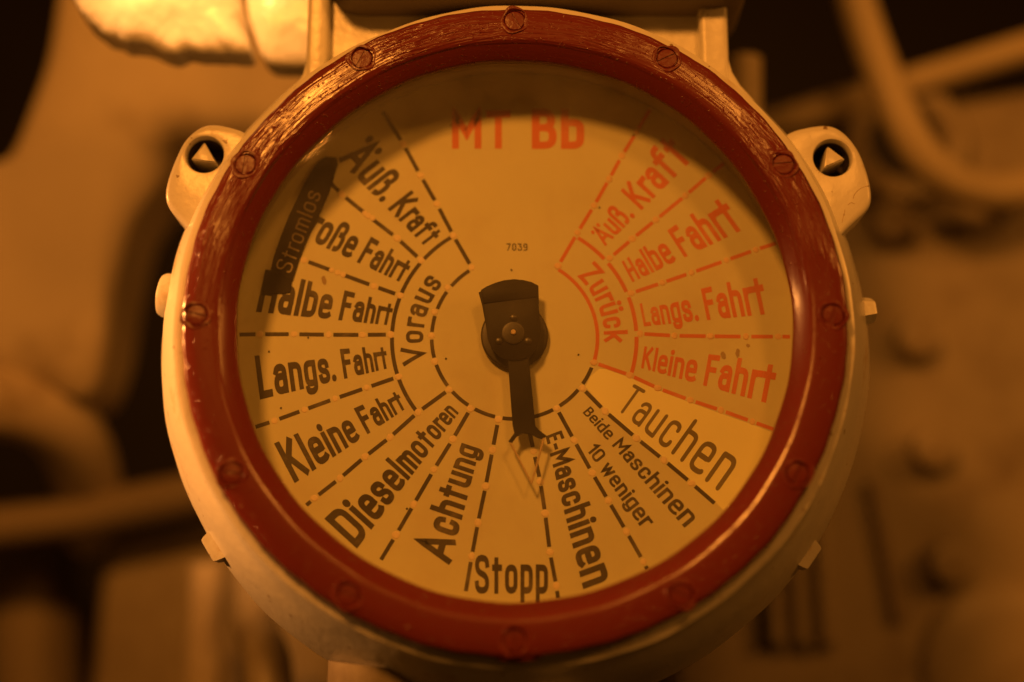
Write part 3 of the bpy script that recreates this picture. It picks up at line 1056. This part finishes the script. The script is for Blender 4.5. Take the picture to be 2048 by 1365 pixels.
# ---------------- neck bracket above
neck = bmesh.new()
def box(bm, x0, x1, y0, y1, z0, z1, bev=0.0, seg=3):
    vs_ = bmesh.ops.create_cube(bm, size=1)['verts']
    for v in vs_:
        v.co = Vector(((x0 + x1) / 2 + v.co.x * (x1 - x0), (y0 + y1) / 2 + v.co.y * (y1 - y0), (z0 + z1) / 2 + v.co.z * (z1 - z0)))
    if bev:
        es = {e for v in vs_ for e in v.link_edges}
        bmesh.ops.bevel(bm, geom=list(es), offset=bev, segments=seg, profile=0.5, affect='EDGES')
    return bm
yN = -55 * U
xl, xr = at(613, 60, yN).x, at(1457, 60, yN).x
xl2, xr2 = at(657, 60, yN).x, at(1400, 60, yN).x
ztop = 0.25
part('neck_plate', box(bmesh.new(), xl + .004, xr - .004, -18 * U, 120 * U, 0.116, ztop, .001, 1), M_cream)
for a, b in ((xl, xl2), (xr2, xr)):
    o = part('neck_rib', box(bmesh.new(), a, b, -56 * U, 110 * U, 0.100, ztop, .0022, 4), M_cream)
# fillets where the ribs run out into the flange
for s, xx in ((-1, xl), (1, xr)):
    pts = [at(px, py, yN) for px, py in (((622, 60), (612, 120), (604, 146), (588, 170), (560, 196), (540, 230), (640, 230), (650, 60)) if s < 0 else
                                         ((1448, 60), (1459, 118), (1466, 142), (1482, 168), (1508, 196), (1530, 230), (1430, 230), (1420, 60)))]
    pts = [(p.x, p.z) for p in pts]
    part('neck_fillet', prism(pts, -53 * U, 100 * U, .0015, 2), M_cream)
# gear case above the frame, overhanging: it shades the neck
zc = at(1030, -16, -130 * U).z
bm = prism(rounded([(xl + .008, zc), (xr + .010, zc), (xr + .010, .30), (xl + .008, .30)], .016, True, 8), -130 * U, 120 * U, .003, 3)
part('upper_case', bm, M_case_shade)

# ---------------- little fittings round the housing
def stud(px, py, y, rad, length, ang_deg, sides, dome, name='side_screw', mat=M_cream):
    """head sticking out radially from the housing"""
    bm = bmesh.new()
    n = sides
    lv = [(1.0, 0), (1.0, length * .65), (.9, length * .88), (.6, length)] if dome else [(1.35, 0), (1.12, length * .35), (1.0, length * .8), (.9, length * .95), (.72, length)]
    rings = [[bm.verts.new((l, rad * k * math.cos(2 * PI * i / n + PI / n), rad * k * math.sin(2 * PI * i / n + PI / n))) for i in range(n)] for k, l in lv]
    for A, B in zip(rings, rings[1:]):
        for k in range(n):
            bm.faces.new((A[k], A[(k + 1) % n], B[(k + 1) % n], B[k]))
    cap(bm, rings[0]); cap(bm, rings[-1])
    o = part(name, bm, mat)
    q = at(px, py, y)
    o.location = Vector((q.x, y, q.z)) - Vector(tele.location)
    o.rotation_euler = (0, -math.radians(ang_deg), 0)
    return o
stud(352, 594, 20 * U, 45 * U, 34 * U, 172, 24, True)
stud(450, 1085, 70 * U, 38 * U, 36 * U, 212, 4, False, 'square_plug')
stud(1714, 624, 20 * U, 26 * U, 36 * U, 6, 6, False, 'side_bolt')
stud(1597, 1100, 60 * U, 38 * U, 34 * U, -36, 4, False, 'square_plug')
bm = tube([at(770, 1330, 60 * U), at(755, 1480, 65 * U)], [110 * U, 100 * U], 28)
part('bottom_boss', bm, M_grey)  # cream boss: the darker paint stands in for its shade
bm = tube([at(1120, 1350, 30 * U), at(1120, 1500, 35 * U)], [60 * U, 60 * U], 24)
part('bottom_gland', bm, M_cream)

# ================================================================== BACKGROUND
def solid(name, outline, y, thick, mat, bevel, label, cat, rad=0.0, parent=None, kind=None):
    """an outline seen in the photograph at distance y, with real thickness behind it"""
    pts = [at(px, py, y) for px, py in outline]
    pts = [(p.x, p.z) for p in pts]
    if rad:
        pts = rounded(pts, rad, True, 6)
    o = obj(name, prism(pts, y, y + thick, bevel, 4), mat, parent)
    if label:
        tag(o, label, cat, kind=kind)
    return o

def pillow(name, outline, y, thick, bulge, mat, label=None, cat=None, ragged=0.0, lump=0.0, seed=1, tilt=0.0):
    """rounded body: the outline as seen at distance y, swelling towards the viewer like a casting"""
    rnd = random.Random(seed)
    P = [at(px, py, y) for px, py in outline]
    P = [Vector((p.x, p.z)) for p in P]
    per = sum((P[i] - P[i - 1]).length for i in range(len(P)))
    ring = []
    for i in range(len(P)):
        a, b = P[i], P[(i + 1) % len(P)]
        k = max(1, int((b - a).length / per * 160))
        ring += [a + (b - a) * (j / k) for j in range(k)]
    for _ in range(3):
        ring = [(ring[i - 1] + ring[i] * 2 + ring[(i + 1) % len(ring)]) / 4 for i in range(len(ring))]
    c = sum(ring, Vector((0, 0))) / len(ring)
    if ragged:
        f = [rnd.uniform(-1, 1) for _ in ring]
        f = [(f[i - 1] + f[i] + f[(i + 1) % len(f)]) / 3 for i in range(len(f))]
        ring = [p + (p - c).normalized() * ragged * q for p, q in zip(ring, f)]
    bm = bmesh.new()
    rows = []
    from mathutils import noise
    def add(fr, yy):
        row = []
        for p in ring:
            q = c + (p - c) * fr
            d = lump * noise.noise(Vector((q.x * 40, q.y * 40, seed))) if lump else 0
            row.append(bm.verts.new((q.x, yy + d - tilt * (q.y - c.y), q.y)))
        rows.append(row)
    add(.90, y + thick)
    add(1.0, y + thick * .8)
    for j in range(0, 15):
        t = j / 15
        add(1.0 if j == 0 else math.cos(t * PI / 2) ** .55, y - bulge * math.sin(t * PI / 2))
    for A, B in zip(rows, rows[1:]):
        for k in range(len(A)):
            bm.faces.new((A[k], A[(k + 1) % len(A)], B[(k + 1) % len(A)], B[k]))
    cap(bm, rows[0]); 
    v = bm.verts.new((c.x, y - bulge, c.y))
    for k in range(len(rows[-1])):
        bm.faces.new((rows[-1][k], rows[-1][(k + 1) % len(rows[-1])], v))
    o = obj(name, bm, mat)
    if label:
        tag(o, label, cat)
    return o

# far wall closing the compartment
bm = bmesh.new()
box(bm, -1.6, 1.6, .95, 1.0, -1.2, 1.4)
tag(obj('bulkhead_wall', bm, M_dark, None, False), kind='structure')

# white lagged fitting top left
pillow('lagged_pipe_flange', [(110, -160), (148, 8), (190, 58), (240, 90), (300, 99), (352, 114), (368, 102), (430, 110), (508, 114), (488, 50), (462, -160)], .03, .014, .010, M_white,
      'brightly lit white lagged pipe flange with a ragged lower edge, top left', 'pipe flange', .0014, .005, 3)
pillow('valve_cover', [(472, -160), (498, 40), (522, 112), (542, 132), (700, 138), (700, -160)], .04, .014, .008, M_white,
      'smooth white painted cover tucked between the lagged flange and the telegraph neck', 'cover', 0, .002, 5)

# left casing
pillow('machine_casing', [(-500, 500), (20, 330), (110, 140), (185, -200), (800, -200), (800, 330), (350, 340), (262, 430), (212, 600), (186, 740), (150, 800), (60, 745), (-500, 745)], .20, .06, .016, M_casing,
      'large blurred tan machine casing with rounded edge left of the telegraph', 'casing', tilt=.18)
bm = tube(spline([at(-300, 800, .22), at(-80, 800, .22), at(40, 812, .23), at(120, 850, .25), at(165, 930, .29), at(190, 1060, .36)], 8), .020, 24)
tag(obj('bent_pipe', bm, M_casing), 'fat bent pipe below the tan casing at the left edge', 'pipe')
bm = tube([at(-300, 1085, .30), at(180, 1030, .30), at(520, 960, .30)], .013, 20)
tag(obj('hand_rail', bm, M_dull), 'dim horizontal rail crossing behind the lower left of the telegraph', 'rail')
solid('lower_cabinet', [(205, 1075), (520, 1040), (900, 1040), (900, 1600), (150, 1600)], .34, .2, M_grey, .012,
      'blurred tan lower cabinet beneath the rail', 'cabinet')
bm = tube([at(60, 1090, .40), at(80, 1500, .40)], .030, 20)
tag(obj('dark_column', bm, M_dull), 'dark blurred column in the lower left corner', 'column')
bm = tube(spline([at(415, 1130, .24), at(412, 1250, .24), at(395, 1500, .25)], 6), .010, 18)
tag(obj('thin_pipe', bm, M_casing), 'slim upright pipe left of the brighter one under the telegraph', 'pipe', 'upright pipes below the telegraph')
bm = tube(spline([at(500, 1150, .22), at(512, 1260, .20), at(535, 1330, .17), at(540, 1500, .16)], 6), .012, 18)
tag(obj('bright_pipe', bm, M_grey), 'slim upright pipe with a bright glow right of its twin under the telegraph', 'pipe', 'upright pipes below the telegraph')

# right: machine front with bolts
yR = .27
front = empty('machine_block', at(1800, 900, yR))
tag(front, 'wide blurred tan machine front studded with bolts, right of the telegraph', 'machine')
bpy.context.view_layer.update()
def child(o, p):
    o.parent = p
    o.location = Vector(o.location) - Vector(p.location)
    return o
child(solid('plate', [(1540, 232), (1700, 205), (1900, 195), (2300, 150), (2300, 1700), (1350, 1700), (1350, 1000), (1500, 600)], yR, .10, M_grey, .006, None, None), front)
def bolt_mesh(r, h):
    bm = bmesh.new()
    rings = lathe(bm, [(r, 0), (r, -h * .75), (r * .88, -h * .95), (r * .6, -h)], 24)
    cap(bm, rings[-1])
    bmesh.ops.recalc_face_normals(bm, faces=bm.faces)
    me = bpy.data.meshes.new('bolt'); bm.to_mesh(me); bm.free()
    return me
bme = bolt_mesh(.0128, .016)
for px, py in ((1775, 455), (2000, 400), (1825, 685), (1855, 905), (1890, 1130), (1720, 600), (1640, 1500), (1960, 700)):
    if (px, py) in ((1720, 600), (1640, 1500), (1960, 700)): continue
    o = link('bolt', bme, M_grey)
    q = at(px, py, yR)
    o.location = (q.x, q.y, q.z)
    child(o, front)
# boss ring with dark opening upper right
bm = bmesh.new()
lathe(bm, [(.022, .01), (.022, -.012), (.026, -.018), (.036, -.018), (.040, -.012), (.040, .01)], 40)
o = obj('boss_ring', bm, M_grey); q = at(1800, 300, yR); o.location = (q.x, q.y, q.z); child(o, front)
bm = bmesh.new()
lathe(bm, [(.001, -.004), (.022, -.004)], 32)
o = obj('boss_hole', bm, M_dark); o.location = (q.x, q.y, q.z); child(o, front)
# ribs at lower right
for i, (xa, xb) in enumerate(((1528, 1548), (1578, 1600), (1628, 1652))):
    o = solid('rib', [(xa, 1010), (xb, 1010), (xb + 22, 1290), (xa + 14, 1290)], yR - .014, .014, M_grey, .003, None, None)
    child(o, front)
# slots: dark bars stand in for the shade inside them
o = solid('slot_shade_bar', [(1514, 1080), (1534, 1070), (1542, 1290), (1518, 1300)], yR - .006, .006, M_dark, .001, None, None)
child(o, front)
o = solid('slot_shade_bar', [(1735, 965), (1752, 958), (1815, 1240), (1790, 1250)], yR - .006, .006, M_dull, .001, None, None)
child(o, front)
bm = bmesh.new()
rings = lathe(bm, [(.050, .01), (.050, -.004), (.046, -.007), (.030, -.008)], 40)
cap(bm, rings[-1])
o = obj('round_boss', bm, M_grey); q = at(2020, 1340, yR); o.location = (q.x, q.y, q.z); child(o, front)

# cables
bm = tube(spline([at(1690, -120, .19), at(1712, 0, .19), at(1765, 150, .195), at(1830, 290, .20), at(1900, 360, .21), at(1985, 385, .225), at(2100, 370, .24)], 10), .0108, 24)
tag(obj('thick_cable', bm, M_cable), 'thick pale cable hanging in a curve, upper right', 'cable')
bm = tube([at(1500, 265, .26), at(1815, 168, .25), at(2300, 20, .23)], .0090, 20)
tag(obj('conduit', bm, M_cable), 'straight conduit rising to the right behind the thick cable', 'conduit')
bm = tube([at(1490, 120, .12), at(1490, 330, .12)], .0085, 24)
rr_ = None
tag(obj('grease_cup', bm, M_cable), 'short pale cylinder just right of the telegraph neck', 'cylinder')
